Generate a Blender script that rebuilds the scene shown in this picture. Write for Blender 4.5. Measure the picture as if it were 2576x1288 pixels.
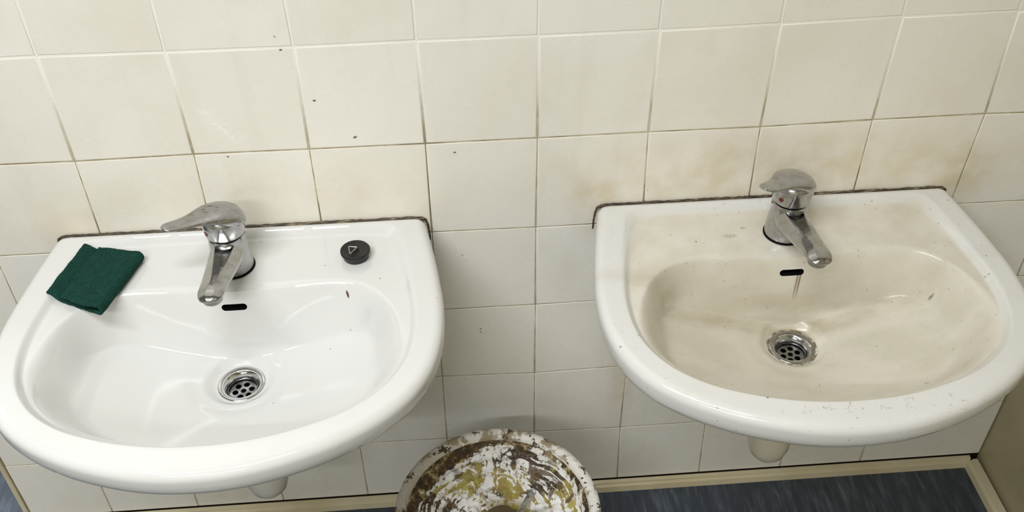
import bpy, bmesh, math, random
import numpy as np
from mathutils import Vector, Matrix, noise as mnoise

for o in list(bpy.data.objects):
    bpy.data.objects.remove(o)
random.seed(7)
SC = bpy.context.scene
COL = SC.collection
FL = 0.915                      # height of the tile datum line above the floor
pi = math.pi

# ------------------------------------------------------------------ camera
cam_d = bpy.data.cameras.new('camera')
cam = bpy.data.objects.new('camera', cam_d)
COL.objects.link(cam)
cam_d.sensor_fit = 'HORIZONTAL'
cam_d.sensor_width = 36.0
cam_d.lens = 34.5148
cam_d.clip_start = 0.02
cam_d.clip_end = 50
Rm = Matrix(((0.997116, 0.055799, -0.051434), (-0.075331, 0.645805, -0.759777), (-0.009178, 0.76146, 0.648147)))
cam.matrix_world = Matrix.Translation((-0.10972, -1.08057, 0.57028 + FL)) @ Rm.to_4x4()
SC.camera = cam

# ------------------------------------------------------------------ world, lamps, exposure
W = bpy.data.worlds.new('world')
SC.world = W
W.use_nodes = True
W.node_tree.nodes['Background'].inputs[0].default_value = (0.9, 0.93, 1.0, 1)
W.node_tree.nodes['Background'].inputs[1].default_value = 0.2
SC.view_settings.view_transform = 'Standard'
SC.view_settings.look = 'None'
SC.view_settings.gamma = 1.0
SC.view_settings.exposure = 0.18
SC.view_settings.use_curve_mapping = False


def area_lamp(name, loc, sx, sy, power, col, rot=(0, 0, 0)):
    d = bpy.data.lights.new(name, 'AREA')
    d.shape = 'RECTANGLE'
    d.size, d.size_y = sx, sy
    d.energy = power
    d.color = col
    o = bpy.data.objects.new(name, d)
    o.location = loc
    o.rotation_euler = rot
    COL.objects.link(o)
    return o


CEIL = 2.50
TUBES_AND_FILL = [(-0.72, -1.02, 1.30, 28.0), (-0.95, -2.35, 1.30, 25.0)]  # front tube is the room light; the rear one is added fill
for i, (tx, ty, ln, pw) in enumerate(TUBES_AND_FILL):
    area_lamp('tube_and_fill_light', (tx, ty, CEIL - 0.098), ln, 0.05, pw, (0.985, 0.99, 1.0))
area_lamp('tube_and_fill_light', (-1.9, 1.1, CEIL - 0.098), 1.2, 0.05, 30.0, (0.80, 0.88, 1.0))  # added unseen lamp, brightens the floor past the wall end


# ------------------------------------------------------------------ helpers
def link(o, parent=None):
    COL.objects.link(o)
    if parent is not None:
        o.parent = parent
    return o


def mesh_obj(name, verts, faces, mat=None, parent=None, smooth=True, mats=None, fmat=None):
    me = bpy.data.meshes.new(name)
    me.from_pydata([tuple(map(float, v)) for v in verts], [], [tuple(map(int, f)) for f in faces])
    me.update()
    if mats:
        for m in mats:
            me.materials.append(m)
        if fmat is not None:
            me.polygons.foreach_set('material_index', list(map(int, fmat)))
    elif mat:
        me.materials.append(mat)
    me.polygons.foreach_set('use_smooth', [smooth] * len(me.polygons))
    o = bpy.data.objects.new(name, me)
    return link(o, parent)


def empty(name, loc, label, cat, group=None, rotz=0):
    o = bpy.data.objects.new(name, None)
    o.empty_display_size = 0.05
    o.location = loc
    o.rotation_euler = (0, 0, rotz)
    o['label'] = label
    o['category'] = cat
    if group:
        o['group'] = group
    return link(o)


def struct(o, label=None):
    o['kind'] = 'structure'
    if label:
        o['label'] = label
    return o


def lathe(prof, n=64, closed_ends=True, off=(0, 0, 0)):
    """prof: list of (r, z) -> verts, faces"""
    V, F = [], []
    for r, z in prof:
        for k in range(n):
            a = 2 * pi * k / n
            V.append((off[0] + r * math.cos(a), off[1] + r * math.sin(a), off[2] + z))
    m = len(prof)
    for i in range(m - 1):
        for k in range(n):
            k2 = (k + 1) % n
            F.append((i * n + k, i * n + k2, (i + 1) * n + k2, (i + 1) * n + k))
    if closed_ends:
        F.append(tuple(reversed(range(n))))
        F.append(tuple(range((m - 1) * n, m * n)))
    return V, F


def fix_normals(o):
    bm = bmesh.new()
    bm.from_mesh(o.data)
    bmesh.ops.recalc_face_normals(bm, faces=bm.faces)
    bm.to_mesh(o.data)
    bm.free()
    return o


def auto_sharp(o, deg=35):
    me = o.data
    bm = bmesh.new()
    bm.from_mesh(me)
    for e in bm.edges:
        if len(e.link_faces) == 2 and e.calc_face_angle(0) > math.radians(deg):
            e.smooth = False
    bm.to_mesh(me)
    bm.free()
    return o


def loft(rings, cap=True):
    V, F = [], []
    n = len(rings[0])
    for r in rings:
        V += list(r)
    for i in range(len(rings) - 1):
        for k in range(n):
            k2 = (k + 1) % n
            F.append((i * n + k, i * n + k2, (i + 1) * n + k2, (i + 1) * n + k))
    if cap:
        F.append(tuple(reversed(range(n))))
        F.append(tuple(range((len(rings) - 1) * n, len(rings) * n)))
    return V, F


def sweep(path, rad, n=10, closed=False):
    P = [Vector(p) for p in path]
    m = len(P)
    rings = []
    up = None
    for i in range(m):
        if closed:
            t = (P[(i + 1) % m] - P[i - 1]).normalized()
        else:
            t = (P[min(i + 1, m - 1)] - P[max(i - 1, 0)]).normalized()
        if up is None:
            up = t.orthogonal().normalized()
        up = (up - up.dot(t) * t).normalized()
        b = t.cross(up)
        r = rad[i] if isinstance(rad, (list, tuple)) else rad
        rings.append([P[i] + r * (math.cos(2 * pi * k / n) * up + math.sin(2 * pi * k / n) * b) for k in range(n)])
    V, F = loft(rings, cap=not closed)
    if closed:
        for k in range(n):
            k2 = (k + 1) % n
            F.append(((m - 1) * n + k, (m - 1) * n + k2, k2, k))
    return V, F


def box(name, x0, x1, y0, y1, z0, z1, mat, parent=None):
    V = [(x, y, z) for z in (z0, z1) for y in (y0, y1) for x in (x0, x1)]
    F = [(0, 2, 3, 1), (4, 5, 7, 6), (0, 1, 5, 4), (2, 6, 7, 3), (0, 4, 6, 2), (1, 3, 7, 5)]
    return mesh_obj(name, V, F, mat, parent, smooth=False)


# ------------------------------------------------------------------ node helper
class NT:
    def __init__(s, name, rough=0.3, metal=0.0, spec=0.5, coat=0.0):
        s.mat = bpy.data.materials.new(name)
        s.mat.use_nodes = True
        s.t = s.mat.node_tree
        s.b = s.t.nodes['Principled BSDF']
        s.b.inputs['Roughness'].default_value = rough
        s.b.inputs['Metallic'].default_value = metal
        s.b.inputs['Specular IOR Level'].default_value = spec
        s.b.inputs['Coat Weight'].default_value = coat
        s.b.inputs['Coat Roughness'].default_value = 0.04
        s.tc = s.t.nodes.new('ShaderNodeTexCoord')
        s.obj = s.tc.outputs['Object']

    def _in(s, sock, v):
        if isinstance(v, bpy.types.NodeSocket):
            s.t.links.new(v, sock)
        elif v is not None:
            if isinstance(v, (tuple, list)) and len(v) == 3 and sock.type == 'RGBA':
                v = (*v, 1)
            sock.default_value = v

    def math(s, op, a, b=None, c=None, clamp=False):
        n = s.t.nodes.new('ShaderNodeMath')
        n.operation = op
        n.use_clamp = clamp
        s._in(n.inputs[0], a)
        if b is not None:
            s._in(n.inputs[1], b)
        if c is not None:
            s._in(n.inputs[2], c)
        return n.outputs[0]

    def vmath(s, op, a, b=None):
        n = s.t.nodes.new('ShaderNodeVectorMath')
        n.operation = op
        s._in(n.inputs[0], a)
        if b is not None:
            s._in(n.inputs[1], b)
        return n.outputs['Value'] if op in ('LENGTH', 'DISTANCE', 'DOT_PRODUCT') else n.outputs[0]

    def sep(s, v):
        n = s.t.nodes.new('ShaderNodeSeparateXYZ')
        s._in(n.inputs[0], v)
        return n.outputs

    def comb(s, x, y, z):
        n = s.t.nodes.new('ShaderNodeCombineXYZ')
        for i, v in enumerate((x, y, z)):
            s._in(n.inputs[i], v)
        return n.outputs[0]

    def mapping(s, v, loc=(0, 0, 0), scale=(1, 1, 1), rot=(0, 0, 0)):
        n = s.t.nodes.new('ShaderNodeMapping')
        s._in(n.inputs[0], v)
        n.inputs[1].default_value = loc
        n.inputs[2].default_value = rot
        n.inputs[3].default_value = scale
        return n.outputs[0]

    def noise(s, v, scale, detail=4, rough=0.55, dist=0.0, color=False):
        n = s.t.nodes.new('ShaderNodeTexNoise')
        s._in(n.inputs['Vector'], v)
        n.inputs['Scale'].default_value = scale
        n.inputs['Detail'].default_value = detail
        n.inputs['Roughness'].default_value = rough
        n.inputs['Distortion'].default_value = dist
        return n.outputs['Color' if color else 'Fac']

    def voronoi(s, v, scale, feature='F1', rand=1.0):
        n = s.t.nodes.new('ShaderNodeTexVoronoi')
        n.feature = feature
        s._in(n.inputs['Vector'], v)
        n.inputs['Scale'].default_value = scale
        n.inputs['Randomness'].default_value = rand
        return n

    def map(s, v, a, b, c=0.0, d=1.0, smooth=True):
        n = s.t.nodes.new('ShaderNodeMapRange')
        n.interpolation_type = 'SMOOTHSTEP' if smooth else 'LINEAR'
        s._in(n.inputs[0], v)
        n.inputs[1].default_value = a
        n.inputs[2].default_value = b
        n.inputs[3].default_value = c
        n.inputs[4].default_value = d
        return n.outputs[0]

    def mix(s, f, a, b, blend='MIX'):
        n = s.t.nodes.new('ShaderNodeMix')
        n.data_type = 'RGBA'
        n.blend_type = blend
        s._in(n.inputs['Factor'], f)
        s._in(n.inputs[6], a)
        s._in(n.inputs[7], b)
        return n.outputs[2]

    def ramp(s, f, stops, interp='LINEAR'):
        n = s.t.nodes.new('ShaderNodeValToRGB')
        n.color_ramp.interpolation = interp
        el = n.color_ramp.elements
        while len(el) > 1:
            el.remove(el[-1])
        el[0].position = stops[0][0]
        el[0].color = (*stops[0][1], 1)
        for p, c in stops[1:]:
            e = el.new(p)
            e.color = (*c, 1)
        s._in(n.inputs[0], f)
        return n.outputs[0]

    def attr(s, name):
        n = s.t.nodes.new('ShaderNodeAttribute')
        n.attribute_name = name
        return n.outputs['Fac']

    def bump(s, h, strength=0.3, dist=0.001):
        n = s.t.nodes.new('ShaderNodeBump')
        n.inputs['Strength'].default_value = strength
        n.inputs['Distance'].default_value = dist
        s._in(n.inputs['Height'], h)
        s.t.links.new(n.outputs[0], s.b.inputs['Normal'])
        return n

    def ell(s, P, cx, cy, rx, ry, soft=0.3, ang=0.0):
        """soft ellipse mask in the first two components of the coordinate P"""
        m = s.t.nodes.new('ShaderNodeMapping')
        m.vector_type = 'TEXTURE'
        s._in(m.inputs[0], P)
        m.inputs[1].default_value = (cx, cy, 0)
        m.inputs[2].default_value = (0, 0, ang)
        m.inputs[3].default_value = (rx, ry, 1e6)
        l = s.vmath('LENGTH', m.outputs[0])
        return s.map(l, 1.0 + soft, 1.0 - soft)

    def color(s, c):
        s._in(s.b.inputs['Base Color'], c)
        return s

    def rough(s, r):
        s._in(s.b.inputs['Roughness'], r)
        return s


def srgb(r, g, b):
    f = lambda c: c / 12.92 if c <= 0.04045 else ((c + 0.055) / 1.055) ** 2.4
    return tuple(f(c / 255.0) for c in (r, g, b))


def plain(name, col, rough=0.5, metal=0.0, spec=0.5):
    m = NT(name, rough, metal, spec)
    n = m.noise(m.obj, 40, 3)
    c2 = tuple(x * 0.9 for x in col)
    m.color(m.mix(n, col, c2))
    return m.mat


# ------------------------------------------------------------------ materials
def mat_tile():
    m = NT('glazed_cream_tile', 0.22, spec=0.4)
    X = m.sep(m.obj)
    P = m.comb(X[0], X[2], 0.0)
    base = m.mix(m.attr('tint'), srgb(241, 239, 231), srgb(237, 234, 224))
    # faint soap and lime streaks running down
    st = m.noise(m.mapping(P, scale=(26, 3.2, 1)), 1.0, 5, 0.6)
    base = m.mix(m.map(st, 0.5, 0.82, 0, 0.25), base, srgb(214, 209, 195))
    bl = m.noise(P, 5.0, 5, 0.6)
    base = m.mix(m.map(bl, 0.40, 0.80, 0, 0.4), base, srgb(216, 210, 192))
    # yellowed splash zones above the basin backs
    for cx, cz, rx, rz, a in ((-0.42, -0.235, 0.25, 0.06, .45), (-0.635, -0.285, 0.05, 0.05, .5), (0.35, -0.225, 0.30, 0.06, .6),
                              (0.08, -0.27, 0.03, 0.05, .55), (0.60, -0.255, 0.04, 0.05, .6), (0.14, -0.62, 0.02, 0.10, .5),
                              (-0.55, -0.86, 0.05, 0.05, .4)):
        k = m.math('MULTIPLY', m.ell(P, cx, cz - 0.0, rx, rz, 0.6), m.map(m.noise(P, 22, 4), 0.3, 0.7, 0.3, 1.0))
        base = m.mix(m.math('MULTIPLY', k, a * (0.9 if cx > 0 else 0.6)), base, srgb(204, 188, 150))
    # fine dark freckles
    v = m.voronoi(P, 19)
    k = m.map(v.outputs['Distance'], 0.035, 0.02)
    vr = m.sep(v.outputs['Color'])[0]
    k = m.math('MULTIPLY', k, m.math('GREATER_THAN', vr, 0.72))
    base = m.mix(m.math('MULTIPLY', k, 0.55), base, srgb(120, 105, 85))
    for cx, cz, r, a in ((-0.2829, -0.0775, .0018, 0), (-0.2384, -0.1347, .0022, .4), (-0.1107, -0.1663, .0016, 0), (-0.3131, -0.005, .0016, 0),
                         (-0.0863, -0.4955, .0014, 0), (-0.0863, -0.502, .0014, 0), (-0.405, -0.155, .0014, 0)):
        k = m.ell(P, cx, cz, r * 1.2, r * .8, 0.35, a)
        base = m.mix(m.math('MULTIPLY', k, 0.85), base, srgb(70, 58, 44))
    # chalky white scuffs
    sc = m.math('MULTIPLY', m.ell(P, -0.405, -0.106, 0.034, 0.009, 0.5, -0.9), m.map(m.noise(m.mapping(P, rot=(0, 0, .9), scale=(1, 3, 1)), 90, 4), 0.47, 0.6))
    base = m.mix(m.math('MULTIPLY', sc, 0.7), base, srgb(245, 244, 238))
    m.color(base)
    m.rough(m.map(m.noise(P, 14, 5), 0.2, 0.9, 0.22, 0.34))
    m.bump(m.noise(P, 9, 3), 0.12, 0.002)
    return m.mat


def mat_grout():
    m = NT('wall_grout', 0.85, spec=0.2)
    X = m.sep(m.obj)
    P = m.comb(X[0], X[2], 0.0)
    hi = m.map(m.math('ADD', X[2], m.math('MULTIPLY', m.noise(P, 6, 3), 0.06)), -0.13, 0.02)
    lo = m.mix(m.map(m.noise(P, 30, 5), 0.35, 0.65), srgb(200, 192, 168), srgb(160, 148, 118))
    up = m.mix(m.noise(P, 30, 4), srgb(246, 245, 240), srgb(238, 234, 224))
    c = m.mix(hi, lo, up)
    c = m.mix(m.map(X[2], -0.8925, -0.8935), c, srgb(30, 24, 16))
    # mouldy joints right above the basins and beside their corners
    for cx, cz, rx, rz in ((-0.15, -0.22, .03, .10), (-0.42, -0.255, .3, .022), (0.35, -0.25, .3, .022), (0.08, -.33, .02, .05)):
        c = m.mix(m.math('MULTIPLY', m.ell(P, cx, cz, rx, rz, 0.5), 0.65), c, srgb(96, 84, 62))
    m.color(c)
    return m.mat


def mat_paint(name, c1, c2, rough=0.45):
    m = NT(name, rough)
    n = m.noise(m.obj, 6, 5, 0.6)
    c = m.mix(m.map(n, 0.35, 0.7), c1, c2)
    v = m.voronoi(m.obj, 24)
    k = m.math('MULTIPLY', m.map(v.outputs['Distance'], 0.05, 0.03), m.math('GREATER_THAN', m.sep(v.outputs['Color'])[0], 0.7))
    c = m.mix(m.math('MULTIPLY', k, 0.6), c, srgb(80, 68, 50))
    m.color(c)
    return m.mat


def mat_floor():
    m = NT('slate_blue_vinyl', 0.42)
    a = m.noise(m.mapping(m.obj, scale=(95, 14, 1)), 1.0, 6, 0.65, 0.4)
    b = m.noise(m.obj, 9, 5)
    c = m.ramp(a, [(0.25, srgb(40, 46, 54)), (0.5, srgb(64, 72, 83)), (0.72, srgb(100, 109, 122))])
    c = m.mix(m.map(b, 0.35, 0.7, 0, 0.5), c, srgb(52, 60, 74))
    m.color(c)
    m.bump(a, 0.1, 0.001)
    return m.mat


def mat_clean():
    m = NT('white_vitreous_china', 0.09, spec=0.55, coat=0.3)
    X = m.obj
    c = m.mix(m.noise(X, 7, 4), srgb(224, 225, 225), srgb(219, 219, 216))
    bowl = m.attr('bowl')
    sm = m.noise(m.mapping(X, scale=(1, 2.5, 1)), 12, 5, 0.6)
    c = m.mix(m.math('MULTIPLY', m.map(sm, 0.48, 0.75), m.math('MULTIPLY', bowl, 0.35)), c, srgb(224, 220, 208))
    v = m.voronoi(X, 34)
    k = m.math('MULTIPLY', m.map(v.outputs['Distance'], 0.05, 0.03), m.math('GREATER_THAN', m.sep(v.outputs['Color'])[0], 0.86))
    c = m.mix(m.math('MULTIPLY', k, 0.5), c, srgb(110, 95, 75))
    k = m.ell(X, 0.1465, -0.1265, 0.0022, 0.0010, 0.3, -0.7)
    c = m.mix(k, c, srgb(96, 58, 36))
    for x, y in ((.117, -.086), (.19, -.118), (.118, -.160), (.05, -.236)):
        c = m.mix(m.math('MULTIPLY', m.ell(X, x, y, .0012, .0009, .3), .7), c, srgb(95, 85, 75))
    m.color(c)
    m.rough(m.map(sm, 0.45, 0.8, 0.06, 0.16))
    m.bump(m.noise(X, 14, 2), 0.05, 0.002)
    return m.mat


def mat_dirty():
    m = NT('soiled_vitreous_china', 0.16, spec=0.5, coat=0.15)
    X = m.obj
    S = m.sep(X)
    bowl = m.attr('bowl')
    deck = m.attr('deck')
    rim = m.mix(m.noise(X, 8, 4), srgb(226, 226, 224), srgb(218, 218, 214))
    d1 = m.mix(m.map(m.noise(X, 16, 5), 0.35, 0.65), srgb(222, 219, 208), srgb(211, 207, 193))
    b1 = m.mix(m.map(m.noise(m.mapping(X, scale=(1, 1.6, 1)), 10, 6, 0.6), 0.35, 0.68), srgb(219, 215, 202), srgb(207, 203, 187))
    b1 = m.mix(m.map(m.noise(X, 6.5, 3), 0.5, 0.7, 0, 0.5), b1, srgb(220, 209, 200))
    c = m.mix(deck, rim, d1)
    c = m.mix(bowl, c, b1)
    # brownish film low on the back wall of the bowl
    f = m.math('MULTIPLY', m.ell(X, -0.03, -0.150, 0.19, 0.017, 0.8), m.map(m.noise(m.mapping(X, scale=(1, 3, 3)), 9, 4), 0.3, 0.65))
    c = m.mix(m.math('MULTIPLY', f, 0.6), c, srgb(172, 156, 122))
    # scum rings around the outlet
    rr = m.vmath('LENGTH', m.vmath('SUBTRACT', m.comb(S[0], S[1], 0.0), (-0.0055, -0.183, 0.0)))
    rr = m.math('ADD', rr, m.math('MULTIPLY', m.math('SUBTRACT', m.noise(X, 40, 3), 0.5), 0.006))
    ring = m.math('MULTIPLY', m.map(rr, 0.0348, 0.0325), 0.9)
    low = m.map(S[2], -0.114, -0.119)
    ring = m.math('MULTIPLY', ring, low)
    ringn = m.math('MULTIPLY', ring, m.map(m.noise(X, 120, 3), 0.35, 0.6))
    c = m.mix(ringn, c, srgb(92, 74, 40))
    halo = m.math('MULTIPLY', m.map(rr, 0.034, 0.040), m.math('MULTIPLY', low, m.map(rr, 0.050, 0.040)))
    c = m.mix(m.math('MULTIPLY', halo, 0.3), c, srgb(240, 238, 230))
    edge = m.math('MULTIPLY', m.map(rr, 0.050, 0.054), m.math('MULTIPLY', low, m.map(rr, 0.060, 0.055)))
    c = m.mix(m.math('MULTIPLY', edge, 0.22), c, srgb(180, 166, 128))
    # two rusty dribbles below the overflow slot
    for x0, w, a in ((0.0062, 0.0009, .8), (0.0022, 0.0008, .75), (0.0042, 0.0030, .35)):
        dx = m.math('ABSOLUTE', m.math('SUBTRACT', S[0], m.math('ADD', x0, m.math('MULTIPLY', m.math('ADD', S[2], 0.045), 0.06))))
        k = m.math('MULTIPLY', m.map(dx, w * 1.5, w * .5), m.map(S[2], -0.085, -0.05))
        k = m.math('MULTIPLY', k, m.math('MULTIPLY', m.math('LESS_THAN', S[2], -0.036), m.math('GREATER_THAN', S[1], -0.18)))
        c = m.mix(m.math('MULTIPLY', k, a), c, srgb(112, 92, 52))
    # crusty line and crackle along the inner front lip
    nf = m.noise(X, 26, 6, 0.7)
    cr = m.voronoi(m.vmath('ADD', X, m.comb(m.math('MULTIPLY', nf, .02), m.math('MULTIPLY', nf, .01), 0.0)), 150, 'DISTANCE_TO_EDGE')
    k = m.math('MULTIPLY', m.map(cr.outputs['Distance'], 0.05, 0.0), m.map(m.noise(X, 60, 4, .7), 0.5, 0.62))
    k = m.math('MULTIPLY', k, m.ell(X, 0.035, -0.392, 0.11, 0.011, 0.5))
    c = m.mix(m.math('MULTIPLY', k, 0.75), c, srgb(86, 74, 50))
    ln = m.math('ABSOLUTE', m.math('SUBTRACT', bowl, 0.10))
    k = m.math('MULTIPLY', m.map(ln, 0.05, 0.0), m.math('LESS_THAN', S[1], -0.27))
    k = m.math('MULTIPLY', k, m.map(m.noise(X, 20, 4), 0.4, 0.7))
    c = m.mix(m.math('MULTIPLY', k, 0.5), c, srgb(150, 134, 92))
    # grime spots of a few sizes
    for sc_, th, dd, a in ((46, 0.88, 0.085, .6), (95, 0.84, 0.13, .5), (160, 0.86, 0.16, .4), (28, 0.88, 0.045, .9)):
        v = m.voronoi(X, sc_)
        k = m.math('MULTIPLY', m.map(v.outputs['Distance'], dd, dd * .6), m.math('GREATER_THAN', m.sep(v.outputs['Color'])[0], th))
        c = m.mix(m.math('MULTIPLY', k, a), c, srgb(104, 96, 80))
    for x, y, rx, ry, a in ((-.080, -.077, .009, .0035, .45), (-.058, -.062, .0035, .0025, .5), (.176, -.166, .0024, .0018, .8),
                            (.117, -.306, .003, .0018, .6), (-.236, -.262, .003, .0015, .6), (.028, -.124, .0024, .0016, .7),
                            (-.128, -.085, .0016, .0016, .8), (.226, -.188, .003, .0009, .9)):
        c = m.mix(m.math('MULTIPLY', m.math('MULTIPLY', m.ell(X, x, y, rx, ry, .5), m.map(m.noise(X, 260, 4), .35, .55)), a), c, srgb(112, 106, 94))
    m.color(c)
    m.rough(m.map(m.noise(X, 30, 5), 0.35, 0.75, 0.10, 0.34))
    m.bump(m.noise(X, 60, 4), 0.06, 0.001)
    return m.mat


def mat_chrome(name, base=0.60, rough=0.10, dirt=0.5, chips=()):
    m = NT(name, rough, 1.0)
    n = m.noise(m.obj, 55, 5, 0.65)
    c = m.mix(m.map(n, 0.45, 0.75, 0, dirt), (base, base, base * 1.01), (base * .55, base * .53, base * .48))
    for x, y, rx, ry, a in chips:
        k = m.math('MULTIPLY', m.ell(m.obj, x, y, rx, ry, 0.35, a), m.map(m.noise(m.obj, 500, 3), 0.38, 0.5))
        c = m.mix(m.math('MULTIPLY', k, 0.9), c, (0.03, 0.028, 0.026))
    m.color(c)
    m.rough(m.map(m.noise(m.obj, 90, 5, 0.65), 0.3, 0.75, rough * .7, rough * 2.6))
    m.bump(m.noise(m.obj, 60, 3), 0.06, 0.0006)
    return m.mat


def mat_sponge():
    m = NT('green_scouring_fibre', 0.95, spec=0.15)
    n = m.noise(m.obj, 900, 5, 0.7)
    n2 = m.noise(m.obj, 110, 4)
    c = m.ramp(n, [(0.30, (0.003, 0.018, 0.014)), (0.48, (0.009, 0.056, 0.042)), (0.62, (0.020, 0.100, 0.076)), (0.74, (0.12, 0.27, 0.21))])
    c = m.mix(m.map(n2, 0.3, 0.7, 0, 0.5), c, (0.006, 0.036, 0.028))
    m.color(c)
    m.bump(n, 1.0, 0.0012)
    return m.mat


def mat_seal():
    m = NT('mouldy_silicone', 0.55)
    n = m.noise(m.mapping(m.obj, scale=(1, 6, 6)), 60, 5, 0.7)
    c = m.ramp(n, [(0.32, srgb(34, 28, 22)), (0.5, srgb(66, 56, 42)), (0.60, srgb(128, 112, 84)), (0.72, srgb(205, 194, 168))])
    m.color(c)
    m.bump(n, 0.6, 0.001)
    return m.mat


def mat_bucket_crust():
    m = NT('dried_plaster_crust', 0.55)
    S = m.sep(m.obj)
    ang = m.math('ARCTAN2', S[1], S[0])
    r = m.vmath('LENGTH', m.comb(S[0], S[1], 0.0))
    wob = m.math('MULTIPLY', m.math('SUBTRACT', m.noise(m.obj, 16, 3), 0.5), 0.016)
    # long smears that follow the wall of the bucket
    pol = m.comb(m.math('MULTIPLY', ang, 1.0), m.math('MULTIPLY', m.math('ADD', r, wob), 105.0), 0.0)
    a = m.noise(pol, 1.0, 4, 0.55, 0.1)
    # scraped flecks across the far side
    far = m.ell(m.obj, 0.0, 0.080, 0.042, 0.045, 0.5)
    a = m.math('ADD', m.math('MULTIPLY', a, m.math('SUBTRACT', 1.0, far)), m.math('MULTIPLY', m.noise(m.mapping(m.obj, scale=(1.6, .7, 1), rot=(0, 0, -.5)), 34, 7, 0.7, .8), far))
    b = m.noise(m.obj, 70, 7, 0.72)
    e = m.noise(m.obj, 19, 5, 0.6, 0.6)
    f = m.noise(m.obj, 260, 4, 0.65)
    k = m.math('ADD', m.math('MULTIPLY', a, 0.72), m.math('MULTIPLY', b, 0.28))
    white = m.mix(f, srgb(250, 250, 249), srgb(214, 211, 206))
    white = m.mix(m.map(m.noise(m.obj, 42, 6, .7), 0.55, 0.62, 0, .75), white, srgb(150, 144, 138))
    white = m.mix(m.map(m.noise(m.obj, 95, 6, .7), 0.60, 0.64, 0, .85), white, srgb(80, 66, 46))
    brown = m.mix(m.map(e, 0.46, 0.54), srgb(58, 45, 28), srgb(150, 134, 66))
    brown = m.mix(m.map(f, .5, .7, 0, .5), brown, srgb(176, 164, 132))
    c = m.mix(m.map(k, 0.482, 0.494), brown, white)
    c = m.mix(m.math('MULTIPLY', m.map(e, 0.60, 0.612), m.map(b, 0.46, .50)), c, srgb(170, 158, 84))
    c = m.mix(m.math('MULTIPLY', m.map(m.noise(m.obj, 24, 5, .65, 1.0), 0.60, 0.615), .9), c, srgb(92, 70, 42))
    # thick dark crease under the rim
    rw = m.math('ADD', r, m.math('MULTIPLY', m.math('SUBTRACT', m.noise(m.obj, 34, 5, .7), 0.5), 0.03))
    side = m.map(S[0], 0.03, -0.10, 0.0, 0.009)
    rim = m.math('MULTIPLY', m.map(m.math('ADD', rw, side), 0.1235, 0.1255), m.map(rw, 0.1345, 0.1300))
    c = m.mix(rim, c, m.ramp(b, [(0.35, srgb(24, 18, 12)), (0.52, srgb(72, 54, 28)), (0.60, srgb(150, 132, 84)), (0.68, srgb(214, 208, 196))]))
    core = m.map(m.vmath('LENGTH', m.vmath('SUBTRACT', m.comb(S[0], S[1], 0.0), (0.012, 0.0, 0.0))), 0.062, 0.040)
    core = m.math('MULTIPLY', core, m.map(m.noise(m.obj, 30, 5, .65), 0.42, 0.50))
    c = m.mix(core, c, m.mix(f, srgb(150, 136, 52), srgb(110, 92, 36)))
    v = m.voronoi(m.obj, 110)
    k2 = m.math('MULTIPLY', m.map(v.outputs['Distance'], 0.16, 0.08), m.math('GREATER_THAN', m.sep(v.outputs['Color'])[0], 0.72))
    c = m.mix(m.math('MULTIPLY', k2, .8), c, srgb(48, 38, 26))
    m.color(c)
    m.bump(m.math('ADD', k, m.math('MULTIPLY', f, .3)), 0.7, 0.004)
    return m.mat


def mat_bucket_rim():
    m = NT('stained_white_plastic', 0.5)
    b = m.noise(m.obj, 28, 6, 0.68)
    f = m.noise(m.obj, 160, 5, 0.6)
    S = m.sep(m.obj)
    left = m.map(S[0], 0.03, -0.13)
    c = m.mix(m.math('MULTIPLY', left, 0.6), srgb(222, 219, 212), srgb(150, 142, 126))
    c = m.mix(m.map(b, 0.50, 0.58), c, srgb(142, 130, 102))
    c = m.mix(m.map(m.noise(m.obj, 60, 6, .7), 0.56, 0.60), c, srgb(66, 52, 36))
    c = m.mix(m.map(f, 0.60, 0.68, 0, .8), c, srgb(238, 235, 228))
    m.color(c)
    m.bump(f, 0.5, 0.002)
    return m.mat


M_tile, M_grout = mat_tile(), mat_grout()
M_clean, M_dirty = mat_clean(), mat_dirty()
M_chrome = mat_chrome('worn_chrome', 0.46, 0.13, 0.7)
CHIPS = [(-0.0194, 0.0013, .0034, .0011, .1), (-0.0116, 0.0014, .0036, .0012, 0), (-0.0027, -0.0018, .0028, .0006, 0), (-0.0181, -0.0070, .0022, .0009, -.3), (-0.0142, -0.0130, .0030, .0008, -.2)]
M_lever_worn = mat_chrome('chipped_chrome', 0.42, 0.17, 0.7, CHIPS)
M_spout_scratched = mat_chrome('scratched_chrome', 0.46, 0.13, 0.7, [(0.0085, -0.0557, .0046, .0007, -.15), (0.0135, -0.0895, .0022, .0006, -.3)])
M_chrome2 = mat_chrome('bright_chrome', 0.60, 0.07, 0.35)
M_steel = mat_chrome('dull_steel', 0.34, 0.22, 0.6)
M_rod = mat_chrome('brushed_rod', 0.62, 0.22, 0.3)
M_seal, M_sponge = mat_seal(), mat_sponge()
M_floor = mat_floor()
M_ceiling = plain('ceiling_white', srgb(225, 224, 218), 0.8)
M_wallplain = mat_paint('painted_wall', srgb(212, 208, 192), srgb(204, 198, 178))
M_wallright = mat_paint('cream_wall_panel', srgb(180, 172, 140), srgb(170, 160, 128), 0.35)
M_trim = mat_paint('cream_plastic_trim', srgb(216, 207, 178), srgb(202, 190, 156), 0.35)
M_dark = plain('black_parts_and_shade', (0.005, 0.0045, 0.004), 0.8, 0.0, 0.12)  # black gasket and screw; also shade painted into slot, neck gap, waste tube
M_rubber = plain('black_rubber', (0.0045, 0.0045, 0.005), 0.42)
M_red = plain('red_marker', srgb(116, 42, 32), 0.35)
M_trap = plain('cream_plastic', srgb(226, 219, 198), 0.25)
M_trap2 = plain('white_plastic', srgb(224, 222, 212), 0.25)
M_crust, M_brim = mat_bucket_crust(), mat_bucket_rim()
M_house = plain('white_enamel', srgb(230, 230, 228), 0.4)

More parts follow.
